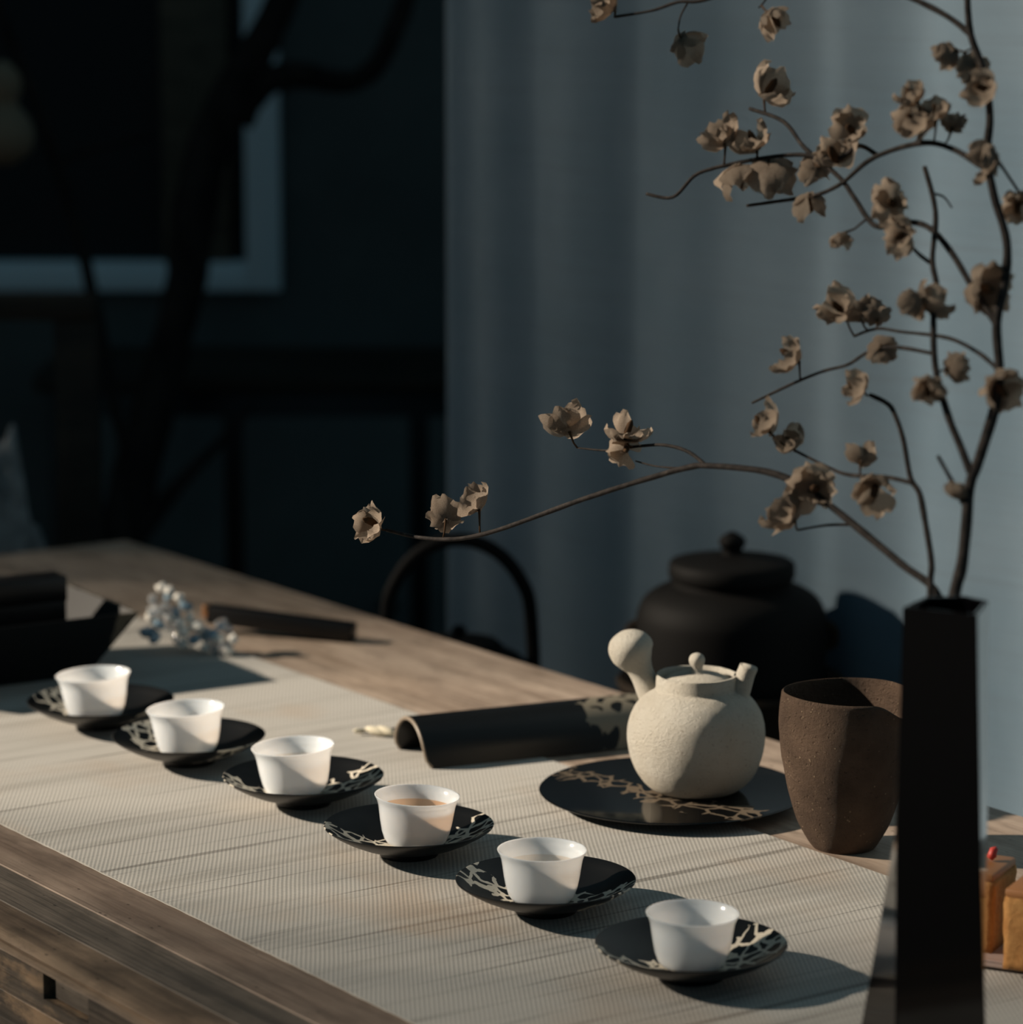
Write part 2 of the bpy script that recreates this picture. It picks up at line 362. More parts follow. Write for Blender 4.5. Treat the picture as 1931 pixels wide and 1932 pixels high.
# openness of the added culms across the sun's path, set to shape the shade
OPEN = [(-4.6, .07), (-3.86, .07), (-3.75, .10), (-3.60, .18), (-3.42, .33), (-3.30, .80), (-3.19, .78), (-3.05, .92), (-2.98, 1), (-2.66, 1), (-2.50, .82), (-2.40, .62), (-2.22, .36), (-2.10, .42), (-0.6, .5)]
def opening(u):
    for (a, x), (b, y) in zip(OPEN, OPEN[1:]):
        if a <= u <= b: return x + (y - x) * (u - a) / (b - a)
    return 1
gw = new('wall_added_shade', boxes([(-2.2, 0, -.15, .15, 0, 6.6)]), M['slate'], None, sunpos(-4.42, DST), SROT, smooth=False); tag(gw, None, kind='structure')
clump = tag(new('added_shade_bamboo', None, loc=sunpos(-2.6, DST)), 'unseen bamboo culms added beside the shade wall to thin the sun', 'bamboo')  # culm screen added out of view to soften and shape the sunlight
cul = []; CW = .0468; u = -4.38; acc = .5
while u < -0.7:
    acc += (1 - opening(u)) * .004 / CW; u += .004
    if acc >= 1: acc -= 1; cul.append(u)
for i, u in enumerate(cul):
    p = sunpos(u, DST + (0.0, .30, -.28)[i % 3]) - sunpos(-2.6, DST)
    H = 6.8 + .5 * math.sin(i * 1.7); pr = []
    zz = 0.0
    while zz < H:
        k = 1 - .35 * zz / H; pr += [(.034 * k, zz), (.031 * k, zz + .03), (.031 * k, min(H, zz + .33))]; zz += .34
    new('shade_culm', lathe([(0, 0)] + pr + [(0, pr[-1][1])], 8), M['shade_culm'], clump, p)

# curtain
CY = 2.29
nx, nz = 220, 6; V = []; Fc = []
x0, x1 = -3.405, -1.1
for i in range(nx + 1):
    x = x0 + (x1 - x0) * i / nx; s = (x - x0)
    for j in range(nz + 1):
        z = 0.04 + 2.36 * j / nz
        am = 0.010 * math.exp(-s * 1.8) + 0.0015
        y = CY + am * math.sin(s * 38 + .5 * math.sin(s * 9)) + .004 * math.sin(s * 11 + z * 1.3)
        V.append((x, y, z))
for i in range(nx):
    for j in range(nz):
        a = i * (nz + 1) + j; Fc.append((a, a + nz + 1, a + nz + 2, a + 1))
cme = mesh(V, Fc); cur = new('linen_curtain', cme, M['curtain'])
md = cur.modifiers.new('thick', 'SOLIDIFY'); md.thickness = 0.0015
tag(cur, 'tall blue-grey linen curtain hanging behind the table', 'curtain')
new('curtain_rod', tube([(x0 - .1, CY, 2.405), (x1 + .1, CY, 2.405)], [.012] * 2, 12), M['darkwood'], cur)

# ------------------------------------------------------------------ table
TX0, TX1, TY0, TY1 = -3.47, -0.85, 1.020, 1.868
tb = tag(new('wooden_table', None, loc=(0, 0, 0)), 'long weathered wooden table with worn plank top under the cloth runner', 'table')
PLK = [(1.6580, TY1, 'wood'), (1.3850, 1.6565, 'wood'), (1.1095, 1.3835, 'wood_a'), (1.0655, 1.1085, 'wood_b')]
for a, b, m in PLK:
    new('plank', boxes([(TX0, TX1, a, b, ZT - .034, ZT)], .0006, seg=1), M[m], tb, smooth=False)
# front edge plank with a rounded worn arris
pr = [(1.0645, ZT), (1.040, ZT - .0002), (1.031, ZT - .0012), (1.0265, ZT - .0035), (1.0275, ZT - .0052), (1.0222, ZT - .0062), (1.0205, ZT - .0078), (1.0645, ZT - .0080)]
rings = []
N = 120
for i in range(N + 1):
    x = TX0 + (TX1 - TX0) * i / N
    rings.append([(x, y + (.0012 * mnoise.noise(Vector((x * 9, y * 200, 1))) if y < 1.06 else 0), z + (.0006 * mnoise.noise(Vector((x * 14, z * 300, 5))) if y < 1.04 else 0)) for y, z in pr])
me = loft(rings); smooth_by_angle(me, 50); new('edge_plank', me, M['wood_c'], tb, smooth=False)
# front rail: boards around the open mortises
fz0, fz1 = ZT - .0375, ZT - .0081; yb = 1.050
mz0, mz1 = ZT - .0270, ZT - .0128
L = []; xs = TX0 + .005
for mx in (-3.05, -2.033, -1.45):
    L += [(xs, mx, 1.0205, yb, fz0, fz1), (mx, mx + .068, 1.0205, yb, fz0, mz0), (mx, mx + .068, 1.0342, yb, mz0, fz1)]; xs = mx + .068
L.append((xs, TX1 - .005, 1.0205, yb, fz0, fz1))
new('front_rail', boxes(L), M['wood_f'], tb, smooth=False)
for mx in (-3.05, -2.033, -1.45): new('mortise_panel', boxes([(mx + .004, mx + .068, 1.0275, 1.034, mz0 + .0005, fz1 - .0005)], .0008, seg=1), M['wood_b'], tb, smooth=False)  # panel added so each mortise recess reads darker
new('apron', boxes([(TX0 + .03, TX1 - .03, 1.026, 1.048, ZT - .135, ZT - .0415)], .001, seg=1), M['wood_f'], tb, smooth=False)
new('apron', boxes([(TX0 + .03, TX1 - .03, 1.835, 1.857, ZT - .135, ZT - .0345)], .001, seg=1), M['wood_a'], tb, smooth=False)
for x in (TX0 + .06, TX1 - .06):
    new('end_rail', boxes([(x - .015, x + .015, 1.05, 1.835, ZT - .12, ZT - .0345)], .001, seg=1), M['wood_a'], tb, smooth=False)
    for y in (1.05, 1.765): new('leg', boxes([(x - .035, x + .035, y, y + .07, 0, ZT - .0345)], .003), M['wood_a'], tb, smooth=False)

# runner
V = []; Fc = []; rx0, rx1, ry0, ry1 = -3.16, -1.15, 1.162, 1.656; nx, ny = 260, 40
for i in range(nx + 1):
    x = rx0 + (rx1 - rx0) * i / nx
    for j in range(ny + 1):
        t = j / ny; y = ry0 + (ry1 - ry0) * t
        e = .0022 * mnoise.noise(Vector((x * 7, 3, 0))) * (1 - t) + .0016 * mnoise.noise(Vector((x * 6, 9, 0))) * t
        z = ZT + .0014 + .0002 * mnoise.noise(Vector((x * 8, y * 8, 2)))
        V.append((x, y + e, z))
for i in range(nx):
    for j in range(ny):
        a = i * (ny + 1) + j; Fc.append((a, a + ny + 1, a + ny + 2, a + 1))
run = new('table_runner', mesh(V, Fc), M['runner'], smooth=False)
md = run.modifiers.new('thick', 'SOLIDIFY'); md.thickness = 0.0011
tag(run, 'greyish beige woven cloth runner laid along the wooden table', 'table runner')
bl = [(rx0 + (rx1 - rx0) * i / 200, ry0 + .0022 * mnoise.noise(Vector(((rx0 + (rx1 - rx0) * i / 200) * 7, 3, 0))) - .0004, ZT + .0009 + .0002 * math.sin(i * 1.9)) for i in range(201)]
new('hem', tube(bl, [.0005] * 201, 6), plain('grey_selvedge', (0.40, 0.385, 0.35), 0.8, 0.1), run)
ZR = ZT + .0016                                          # top of the cloth

# ------------------------------------------------------------------ cups and saucers
cup_prof = [(0, .0032), (.0165, .0032), (.017, 0), (.0200, 0), (.0226, .0014), (.0249, .0048), (.0268, .0105), (.0284, .0185), (.0296, .0265), (.0305, .0320), (.0319, .0360), (.0334, .0385),
            (.0336, .0392), (.0331, .0395), (.0322, .0386), (.0301, .0348), (.0288, .0300), (.0277, .0220), (.0262, .0130), (.0236, .0070), (.018, .0048), (0, .0044)]
sau_prof = [(0, .0052), (.026, .0052), (.0300, .0060), (.042, .0098), (.053, .0148), (.062, .0200), (.0672, .0238), (.0676, .0246), (.0670, .0250), (.0660, .0247),
            (.0605, .0210), (.051, .0158), (.040, .0112), (.030, .0084), (.0240, .0077), (0, .0076)]
foot_prof = [(.020, .0060), (.0205, .0), (.0232, .0), (.0238, .0060)]
cup_me = lathe(cup_prof, 72, 'tea_cup'); sau_me = lathe(sau_prof, 80, 'saucer'); foot_me = lathe(foot_prof + [foot_prof[0]], 48, 'foot')
def tea_mesh(z): r_ = .0263 + (z - .013) * .156; return lathe([(r_, z + .0004), (r_ - .0006, z), (r_ * .5, z), (0, z)], 48, 'tea')
CUPS = [  # cup base pixel, rim width m, tilt deg, saucer turn, tea, label
    (182, 191, 1352, .0690, -3.0, 200, 'tea_pale', .020, 'small white porcelain cup nearest the black container, farthest along the row', 'black lacquer saucer half shaded beside the flared black container', (3, 1)),
    (356, 357, 1420, .0690, -2.8, 195, 'tea_pale', .022, 'small white porcelain cup second from the far end of the row', 'black lacquer saucer under the second cup from the far end', (1, 2)),
    (559, 573, 1497, .0700, -3.2, 250, 'tea_pale', .026, 'small white porcelain cup third from the far end, tilted with its right rim raised', 'black lacquer saucer under the third cup, silver web on its left', (5, 2)),
    (784, 772, 1592, .0680, 2.6, 62, 'tea_amber', .0285, 'white porcelain cup showing amber tea inside, fourth from the far end', 'black lacquer saucer under the amber tea cup, silver webs on both sides', (0, 0)),
    (1022, 1030, 1697, .0672, .6, 30, 'tea_pale', .027, 'white porcelain cup second nearest the faceted black vase, filled with pale tea', 'black lacquer saucer with bright silver web right of the fifth cup', (2, 7)),
    (1305, 1304, 1820, .0656, .7, 75, 'tea_pale', .019, 'white porcelain cup nearest the faceted black vase, casting a long shadow', 'black lacquer saucer nearest the faceted black vase at the row\'s end', (8, 3))]
for i, (px, sx, py, rw, tilt, turn, tm, tz, lab, slab, voff) in enumerate(CUPS):
    k = F / 2.62 / 2654
    kk = 2.336 / (onz(px, py) - CAM).dot(FW)
    P = onz(px, py + 22 * kk, ZR); S = onz(sx, py + 22 * kk, ZR)
    s = new('saucer', sau_me, M['saucer'], None, (S.x, S.y, ZR), math.radians(turn), smooth=False)
    if i:                                                # every saucer has a pattern of its own
        m2 = sau_me.copy(); m2.materials.clear(); m2.materials.append(lacquer('black_lacquer_silver_web', (0.003, 0.0028, 0.0028), SILV, 80, 0.024, 0.38, (voff[0] * 1.3, 0, voff[1] * .7), 0.10)); s.data = m2
    tag(s, slab, 'saucer', 'black saucers under the cups'); new('foot', foot_me, M['black'], s, smooth=False)
    c = new('tea_cup', cup_me, M['porcelain'], None, (P.x, P.y, ZR + .0078), 0, smooth=False)
    sc = rw / .0672; c.scale = (sc,) * 3
    ax = FH                                              # roll about the view's depth
    q = Quaternion(ax, math.radians(tilt)); c.rotation_mode = 'QUATERNION'; c.rotation_quaternion = q
    c.location.z += abs(math.sin(math.radians(tilt))) * .0212 * sc * .8
    tag(c, lab, 'cup', 'white tea cups in a row')
    t = new('tea', tea_mesh(tz), M[tm], c, smooth=False)
    if tm == 'tea_amber': t['label'] = 'amber tea'

# ------------------------------------------------------------------ round plate, teapot
P = onz(1268, 1511, ZR)
pl_prof = [(0, .004), (.085, .004), (.090, .0065), (.108, .0082), (.1115, .0092), (.1120, .0102), (.1112, .0108), (.1095, .0104), (0, .0100)]
plate = new('round_plate', lathe(pl_prof, 128), M['plate'], None, (P.x, P.y, ZR), ROTV, smooth=False)
tag(plate, 'large flat black lacquer plate with bronze web pattern under the teapot', 'plate')
new('foot', lathe([(.072, .0045), (.072, 0), (.077, 0), (.078, .0048), (.072, .0045)], 80), M['black'], plate, smooth=False)
ZP = ZR + .0104
P = onz(1313, 1490, ZP)
pot = tag(new('teapot', None, loc=(P.x, P.y, ZP), rz=ROTV), 'cream sand-clay teapot with bulbous side handle on the black plate', 'teapot')
body = [(0, 0), (.030, 0), (.037, .0022), (.0445, .0085), (.0515, .0190), (.0560, .0315), (.0580, .0440), (.0572, .0570), (.0535, .0690), (.0470, .0785), (.0395, .0850), (.0352, .0874),
        (.0342, .0890), (.0343, .0985), (.0338, .0998), (.0325, .1000), (.0316, .0993), (.0312, .0950), (.0312, .0900), (.030, .086), (.020, .080), (0, .078)]
bp = cr(body[1:13], 4) + body[13:]
bme = lathe([(0, 0)] + bp, 96)
for v in bme.vertices:
    n = v.co.normalized() if v.co.length > 0 else Vector((0, 0, 1))
    v.co += n * (.0006 * mnoise.noise(v.co * 45) + .0003 * mnoise.noise(v.co * 140))
new('body', bme, M['sand'], pot, smooth=False)
lid = new('lid', lathe([(0, .0905), (.0300, .0905), (.0306, .0925), (.0298, .0945), (.022, .0985), (.010, .1008), (0, .1012)], 64), M['sand'], pot, smooth=False)
new('knob', lathe([(0, .1000)] + cr([(.0085, .1000), (.0052, .1025), (.0046, .1055), (.0062, .1090), (.0068, .1125), (.0052, .1160), (.0022, .1176)], 3) + [(0, .118)], 32), M['sand'], lid, smooth=False)
hp = cr([(-.030, .012, .068, .0130), (-.0385, .013, .0830, .0115), (-.0440, .014, .0940, .0102), (-.0475, .0145, .1020, .0112), (-.0505, .015, .1080, .0148), (-.0535, .0155, .1145, .0184), (-.0555, .0158, .1215, .0188), (-.0570, .016, .1280, .0152), (-.0580, .016, .1325, .0078), (-.0583, .016, .1340, .0015)], 5)
me = tube([p[:3] for p in hp], [p[3] for p in hp], 28); hnd = new('handle', me, M['sand'], pot)
sp = cr([(.026, -.004, .070, .0140), (.0330, -.005, .0830, .0110), (.0375, -.006, .0930, .0088), (.0405, -.006, .1010, .0078), (.0430, -.0065, .1075, .0078)], 5)
P3 = [p[:3] for p in sp]; R3 = [p[3] for p in sp]
P3 += [(.0432, -.0065, .1082), (.0431, -.0065, .1080), (.0390, -.006, .0980)]; R3 += [.0070, .0056, .0052]
new('spout', tube(P3, R3, 24), M['sand'], pot)

# ------------------------------------------------------------------ stoneware pitcher
P = onz(1592, 1597, ZT)
pp = cr([(.0245, 0), (.0290, .006), (.0375, .022), (.0450, .046), (.0505, .074), (.0532, .098), (.0530, .114), (.0518, .1260)], 5)
pin = cr([(.0508, .1272), (.0496, .1262), (.0505, .108), (.0490, .085), (.0430, .050), (.034, .020), (.022, .008)], 4)
pme = lathe([(0, 0)] + pp + pin + [(0, .007)], 112)
for v in pme.vertices:
    if v.co.xy.length < 1e-5: continue
    a = math.atan2(v.co.y, v.co.x); da = (a - math.radians(-42) + PI) % (2 * PI) - PI
    k = max(0.0, (v.co.z - .080) / .047); g = math.exp(-(da / .26) ** 2)
    v.co.z -= .0120 * k ** 3 * g
    v.co.xy = v.co.xy * (1 + .15 * k ** 3 * math.exp(-(da / .24) ** 2) - .012 * k ** 3 * math.exp(-((abs(da) - .5) / .2) ** 2))
    n = Vector((v.co.x, v.co.y, 0)).normalized()
    v.co += n * (.0003 * mnoise.noise(v.co * 30) + .0003 * mnoise.noise(v.co * 110))
    v.co.z += .0009 * k * math.sin(a * 2 + .6)
pit = new('stoneware_pitcher', pme, M['stoneware'], None, (P.x, P.y, ZT), ROTV, smooth=False)
tag(pit, 'tall brown gritty stoneware pitcher with pinched pouring lip behind the vase', 'pitcher')

# ------------------------------------------------------------------ half-round lacquer arch
A = onz(817, 1449, ZR); B = onz(733, 1417, ZR); D = onz(1180, 1413, ZT)
mid = (A + B) / 2; axis = (D - A); axis.z = 0; axis.normalize(); axis = (axis + Vector((0, 0, 0))).normalized()
ang = math.atan2(axis.y, axis.x) - PI / 2
ap = []
for k in range(25):
    t = PI * k / 24; ap.append((.0355 * math.cos(t) * (1 + .08 * (1 - math.sin(t))), .0385 * math.sin(t) ** .82))
ap = [(ap[0][0] + .001, 0.0)] + ap[1:-1] + [(ap[-1][0] - .001, 0.0)]
V = []; Fc = []; n = len(ap); LN = .238; ny = 16
for j in range(ny + 1):
    y = LN * j / ny
    for s_, th in ((0, 0), (1, .0032)):
        for k, (x, z) in enumerate(ap):
            t = PI * k / 24
            V.append((x - th * math.cos(t), y + (.006 * (1 - (z / .0385)) ** 6 if j == 0 else 0), max(0.0, z - th * math.sin(t))))
st = 2 * n
for j in range(ny):
    for k in range(n - 1):
        a = j * st + k; Fc.append((a, a + 1, a + st + 1, a + st)); b = a + n; Fc.append((b + 1, b, b + st, b + st + 1))
    for k in (0, n - 1):
        a = j * st + k; Fc.append((a, a + st, a + st + n, a + n))
for j in (0, ny):
    for k in range(n - 1):
        a = j * st + k; Fc.append((a, a + n, a + n + 1, a + 1))
me = mesh(V, Fc); bm = bmesh.new(); bm.from_mesh(me); bmesh.ops.recalc_face_normals(bm, faces=bm.faces); bm.to_mesh(me); bm.free(); smooth_by_angle(me, 50)
arch = new('lacquer_arch', me, M['arch'], None, (mid.x, mid.y, ZR), ang, smooth=False)
tag(arch, 'half-round black lacquer tea tool shaped like a roof tile, left of the teapot', 'tea tool')
new('rim', tube([(x - .0016 * math.cos(PI * k / 24), -.0004 + .006 * (1 - (z / .0385)) ** 6, max(.001, z - .0016 * math.sin(PI * k / 24))) for k, (x, z) in enumerate(ap)], [.0017] * n, 6), plain('worn_bronze_edge', (0.24, 0.19, 0.14), 0.4), arch)

# dried ivory sprig left of the arch
P = onz(703, 1388, ZR)
spg = tag(new('dried_sprig', tube([(-.014, .004, .004), (-.004, .001, .003), (.010, -.003, .005), (.026, -.004, .009)], [.0008, .0010, .0012, .001], 6), M['bark'], None, P, ROTV), 'tiny dried ivory sprig on the runner beside the lacquer arch', 'sprig')
for (x, y, z, l, wd, r_) in ((-.012, .004, .0035, .006, .0025, .4), (.004, -.002, .005, .012, .004, -.3), (.012, -.005, .006, .011, .0038, -.45), (.001, .004, .005, .009, .003, .5)):
    me = lathe([(0, -l)] + [(wd * math.sin(PI * (k + 1) / 8), -l * math.cos(PI * (k + 1) / 8)) for k in range(7)] + [(0, l)], 10)
    o = new('bud', me, M['ivory'], spg, (x, y, z)); o.rotation_euler = (.15, PI / 2 + .1, r_)

# ------------------------------------------------------------------ faceted vase
VP = onz(1765, 2039, ZR)
VH = at(1765, 1107, (VP - CAM).dot(FW)).z - ZR
def ring(pts, z): return [(x, y, z) for x, y in pts]
top = [(-.0283, -.0086), (.0146, -.0330), (.0285, .0120), (.0150, .0262), (-.010, .0240)]
mid_ = [(-.0300, -.0180), (.0205, -.0345), (.0312, .0120), (.0130, .0330), (-.0250, .0300)]
bot = [(-.0290, -.0330), (.0285, -.0360), (.0320, .0180), (.0060, .0400), (-.0520, .0130)]
def mixr(a, b, t): return [(p[0] + (q[0] - p[0]) * t, p[1] + (q[1] - p[1]) * t) for p, q in zip(a, b)]
rings = [ring(bot, 0), ring(mixr(bot, mid_, .5), VH * .24), ring(mid_, VH * .50), ring(mixr(mid_, top, .5), VH * .75), ring(top, VH)]
inn = [(x * .86, y * .86) for x, y in top]
rings += [ring(inn, VH - .0004), ring([(x * .80, y * .80) for x, y in mid_], VH * .5), ring([(x * .7, y * .7) for x, y in bot], .012)]
me = loft(rings)
bm = bmesh.new(); bm.from_mesh(me); bmesh.ops.recalc_face_normals(bm, faces=bm.faces)
bmesh.ops.bevel(bm, geom=[e for e in bm.edges if len(e.link_faces) == 2 and e.calc_face_angle(0) > .35], offset=.0009, segments=2, affect='EDGES'); bm.to_mesh(me); bm.free(); smooth_by_angle(me, 22)
vase = new('faceted_vase', me, M['vase'], None, (VP.x, VP.y, ZR), ROTV, smooth=False)
tag(vase, 'tall faceted glossy black vase in the foreground holding dried branches', 'vase')

# ------------------------------------------------------------------ dried branches
DV = (VP - CAM).dot(FW) - .006
def path(pts, d0, d1, r0, r1):
    n = len(pts); L = [0]
    for a, b in zip(pts, pts[1:]): L.append(L[-1] + math.hypot(a[0] - b[0], a[1] - b[1]))
    P4 = []
    for (x, y), l in zip(pts, L):
        t = l / L[-1]; p = at(x, y, d0 + (d1 - d0) * t); P4.append((*p, (r0 + (r1 - r0) * t)))
    return cr(P4, 6)
SEGS = []                                               # every centre line, to hang the flowers on
def twig(name, parent, pts, d0, d1, r0, r1):
    q = path(pts, d0, d1, r0, r1)
    rad = [p[3] * (1 + .22 * max(0, mnoise.noise(Vector((i * .37, r0 * 900, d0 * 7))))) for i, p in enumerate(q)]
    P3 = [Vector(p[:3]) for p in q]
    off = parent.location if parent else P3[0]
    o = new(name, tube([p - off for p in P3], rad, 7, bump=.12), M['bark'], parent, None if parent else off)
    SEGS.append((parent or o, P3)); return o
brA = twig('dried_branch', None, [(1775, 1330), (1790, 1190), (1803, 1115), (1818, 1050), (1830, 920), (1845, 875), (1876, 775), (1886, 700), (1881, 612), (1896, 535), (1900, 455), (1876, 370), (1863, 290), (1868, 220), (1858, 140), (1832, 65), (1826, 0), (1822, -90)], DV, DV + .12, .0042, .0022)
tag(brA, 'tallest dried branch in the black vase, rising along the right edge', 'dried branch', 'dried flower branches in the vase')
dA = lambda y: DV + .12 * (1330 - y) / 1420
twig('twig', brA, [(1832, 892), (1812, 840), (1790, 785), (1766, 695), (1762, 600), (1768, 540), (1760, 490), (1766, 400), (1745, 315)], dA(890), 2.22, .0026, .0017)
twig('twig', brA, [(1763, 365), (1782, 372), (1797, 392)], 2.215, 2.22, .0009, .0006)
twig('twig', brA, [(1881, 612), (1835, 540), (1792, 470), (1750, 427), (1700, 419), (1652, 426), (1612, 372), (1585, 335), (1520, 280), (1480, 230), (1415, 205)], dA(612), 2.34, .0024, .0014)
twig('twig', brA, [(1862, 320), (1800, 282), (1740, 270), (1650, 297), (1590, 345), (1540, 368), (1480, 378), (1410, 388)], dA(320), 2.33, .0022, .0011)
twig('twig', brA, [(1655, 292), (1620, 275), (1580, 300), (1510, 292), (1440, 298), (1380, 310), (1345, 318), (1310, 332), (1270, 372), (1220, 366)], 2.27, 2.36, .0017, .0012)
twig('twig', brA, [(1886, 700), (1850, 668), (1790, 638), (1700, 626), (1655, 620), (1612, 634)], dA(700), 2.28, .0015, .0010)
twig('twig', brA, [(1765, 668), (1690, 655), (1640, 664), (1600, 688), (1555, 700), (1500, 722), (1420, 760)], 2.19, 2.33, .0014, .0009)
twig('twig', brA, [(1832, 65), (1790, 32), (1720, -4), (1600, -55), (1450, -40), (1330, 0), (1280, 4), (1230, 20), (1160, 32)], dA(65), 2.34, .0022, .0009)
twig('twig', brA, [(1300, 2), (1285, 30), (1280, 55)], 2.335, 2.335, .0008, .0006)
twig('twig', brA, [(1470, -42), (1445, 0), (1432, 15)], 2.31, 2.31, .0009, .0006)
twig('twig', brA, [(1870, 285), (1895, 320), (1925, 365)], dA(285), 2.2, .0012, .0009)
twig('twig', brA, [(1818, 950), (1795, 905), (1770, 860)], dA(950), dA(860), .0016, .0012)
twig('twig', brA, [(1762, 500), (1735, 480), (1712, 455)], 2.205, 2.215, .0016, .0010)
brC = twig('dried_branch', None, [(1762, 1290), (1757, 1180), (1756, 1100), (1758, 1060), (1746, 985), (1735, 930), (1718, 900), (1705, 830), (1690, 785), (1676, 762), (1642, 745)], DV + .008, 2.24, .0026, .0016)
tag(brC, 'short thin dried branch at the middle of the black vase mouth', 'dried branch', 'dried flower branches in the vase')
twig('twig', brC, [(1724, 912), (1670, 900), (1602, 896), (1560, 880), (1500, 850)], 2.19, 2.30, .0016, .0010)
brB = twig('dried_branch', None, [(1800, 1260), (1772, 1125), (1700, 1063), (1600, 980), (1520, 920), (1445, 890), (1340, 879), (1290, 884), (1200, 910), (1100, 942), (1010, 975), (930, 1003), (860, 1017), (790, 1014), (730, 1000)], DV + .004, 2.56, .0029, .0015)
tag(brB, 'long low dried branch arching left from the black vase above the teapot', 'dried branch', 'dried flower branches in the vase')
twig('twig', brB, [(1335, 880), (1300, 853), (1255, 840), (1205, 842), (1150, 850), (1090, 845)], 2.37, 2.46, .0015, .0007)
twig('twig', brB, [(1612, 990), (1560, 991), (1505, 1000)], 2.24, 2.26, .0012, .0007)
twig('twig', brB, [(1290, 884), (1240, 880), (1200, 870)], 2.385, 2.42, .0009, .0006)

def petal_mesh(seed):
    rnd = random.Random(seed); V = []; Fc = []; ns, nt = 6, 6
    ph = rnd.uniform(0, 6)
    for i in range(ns + 1):
        s = i / ns
        for j in range(nt + 1):
            t = 2 * j / nt - 1
            wd = math.radians(54) * math.sin(PI * (0.08 + 0.74 * s)) ** .65
            a = t * wd; ruf = .11 * s * s * math.sin(6.5 * t + ph) + .07 * s * t * t
            r_ = .49 * math.sin(PI * (.04 + .70 * s)) ** .8 + .02 + ruf + rnd.uniform(-.02, .02)
            z = -.38 + .88 * s - .14 * t * t * s + .05 * s * math.sin(4 * t + ph * 2) + rnd.uniform(-.025, .025)
            V.append((r_ * math.cos(a), r_ * math.sin(a), z))
    for i in range(ns):
        for j in range(nt):
            a = i * (nt + 1) + j; Fc.append((a, a + 1, a + nt + 2, a + nt + 1))
    me = mesh(V, Fc, 'petal'); me.materials.append(M['petal']); me.polygons.foreach_set('use_smooth', [True] * len(Fc)); return me
PET = [petal_mesh(k) for k in range(5)]
FL = {brB: [(697, 983, 75), (842, 970, 66), (890, 942, 80), (1068, 793, 86), (1187, 808, 70), (1182, 848, 62), (1480, 962, 82), (1537, 922, 84)],
      brC: [(1437, 798, 78), (1490, 833, 60), (1625, 857, 54), (1650, 928, 82), (1612, 728, 64)],
      brA: [(1487, 668, 74), (1665, 662, 64), (1752, 738, 64), (1806, 693, 64), (1580, 578, 74), (1622, 582, 60), (1652, 590, 52), (1722, 572, 62), (1768, 568, 82), (1865, 545, 86), (1892, 738, 80),
            (1683, 382, 76), (1697, 446, 68), (1585, 455, 44), (1855, 297, 76), (1358, 255, 72), (1420, 262, 76), (1395, 338, 80), (1455, 335, 86), (1572, 290, 92), (1604, 242, 74), (1535, 325, 56), (1530, 385, 64),
            (1456, 163, 82), (1720, 178, 70), (1722, 226, 80), (1765, 208, 56), (1800, 232, 48), (1788, 105, 60), (1835, 130, 66), (1852, 165, 70), (1920, 395, 70), (1140, 8, 70), (1300, 85, 74), (1465, 38, 68), (1806, 926, 44)]}
fi = 0
for br, lst in FL.items():
    for (x, y, sz) in lst:
        fi += 1; rnd = random.Random(fi * 7 + 1)
        best = None                                       # nearest twig point as seen and its depth
        for par, P3 in SEGS:
            if par is not br: continue
            for p in P3:
                q = p - CAM; dz = q.dot(FW); ix = 965.5 + F * q.dot(RT) / dz; iy = 966 - F * q.dot(UP) / dz
                dd = math.hypot(ix - x, iy - y)
                if best is None or dd < best[0]: best = (dd, dz, p)
        d = best[1] + rnd.uniform(-.012, .012); c = at(x, y, d); size = sz * d / F * 1.0
        ax = (c - best[2]); ax = ax.normalized() if ax.length > .004 else Vector((rnd.uniform(-1, 1), rnd.uniform(-1, 1), rnd.uniform(-.5, .8))).normalized()
        ax = (ax + Vector((rnd.uniform(-.5, .5), rnd.uniform(-.5, .5), rnd.uniform(-.6, .3)))).normalized()
        # core with its stalk
        V0 = best[2] - c; base = -ax * size * .34
        core = tube([V0, (V0 + base) * .5 + Vector((0, 0, -.002)), base, -ax * size * .12, ax * size * .12, ax * size * .24], [.0008, .0007, .0011, size * .10, size * .09, .0008], 7)
        f = new('flower', core, M['calyx'], br, c - br.location)
        q0 = Vector((0, 0, 1)).rotation_difference(ax); npet = rnd.choice((5, 6, 6, 7)); tw = rnd.uniform(0, 6)
        for k in range(npet):
            if rnd.random() < .08: continue
            pe = bpy.data.objects.new('petal', PET[rnd.randrange(5)]); COL.objects.link(pe); pe.parent = f
            pe.rotation_mode = 'QUATERNION'
            opn = Quaternion((0, 1, 0), math.radians(rnd.uniform(2, 34) + (30 if k % 2 else 0)))
            pe.rotation_quaternion = q0 @ Quaternion((0, 0, 1), tw + 2 * PI * k / npet + rnd.uniform(-.2, .2)) @ opn
            s = size * rnd.uniform(.66, 1.02); pe.scale = (s * rnd.uniform(.85, 1.05), s * rnd.uniform(.9, 1.05), s)

# ------------------------------------------------------------------ cakes on a dish, right edge
P0 = onz(1871, 1797, ZR + .007)
h1 = (FH * math.cos(math.radians(27)) + RT * math.sin(math.radians(27))); cr_ = math.atan2(h1.y, h1.x) - PI / 2      # local y runs away to the right
def place(px, py): v = RT * px + FH * py; return Vector((P0.x + v.x, P0.y + v.y, 0))
dish = new('cake_dish', boxes([(-.085, .095, -.070, .105, .0025, .0060), (-.085, .095, -.070, -.066, .0060, .0078), (-.085, .095, .101, .105, .0060, .0078), (-.085, -.081, -.066, .101, .0060, .0078), (.091, .095, -.066, .101, .0060, .0078)], .0008), M['dish'], None, place(.052, .030) + Vector((0, 0, ZR)), cr_, smooth=False)
tag(dish, 'low rectangular glazed dish under the orange cakes at the right edge', 'dish')
new('foot', boxes([(-.06, .07, -.05, .085, 0, .0028)], .0005), M['black'], dish, smooth=False)
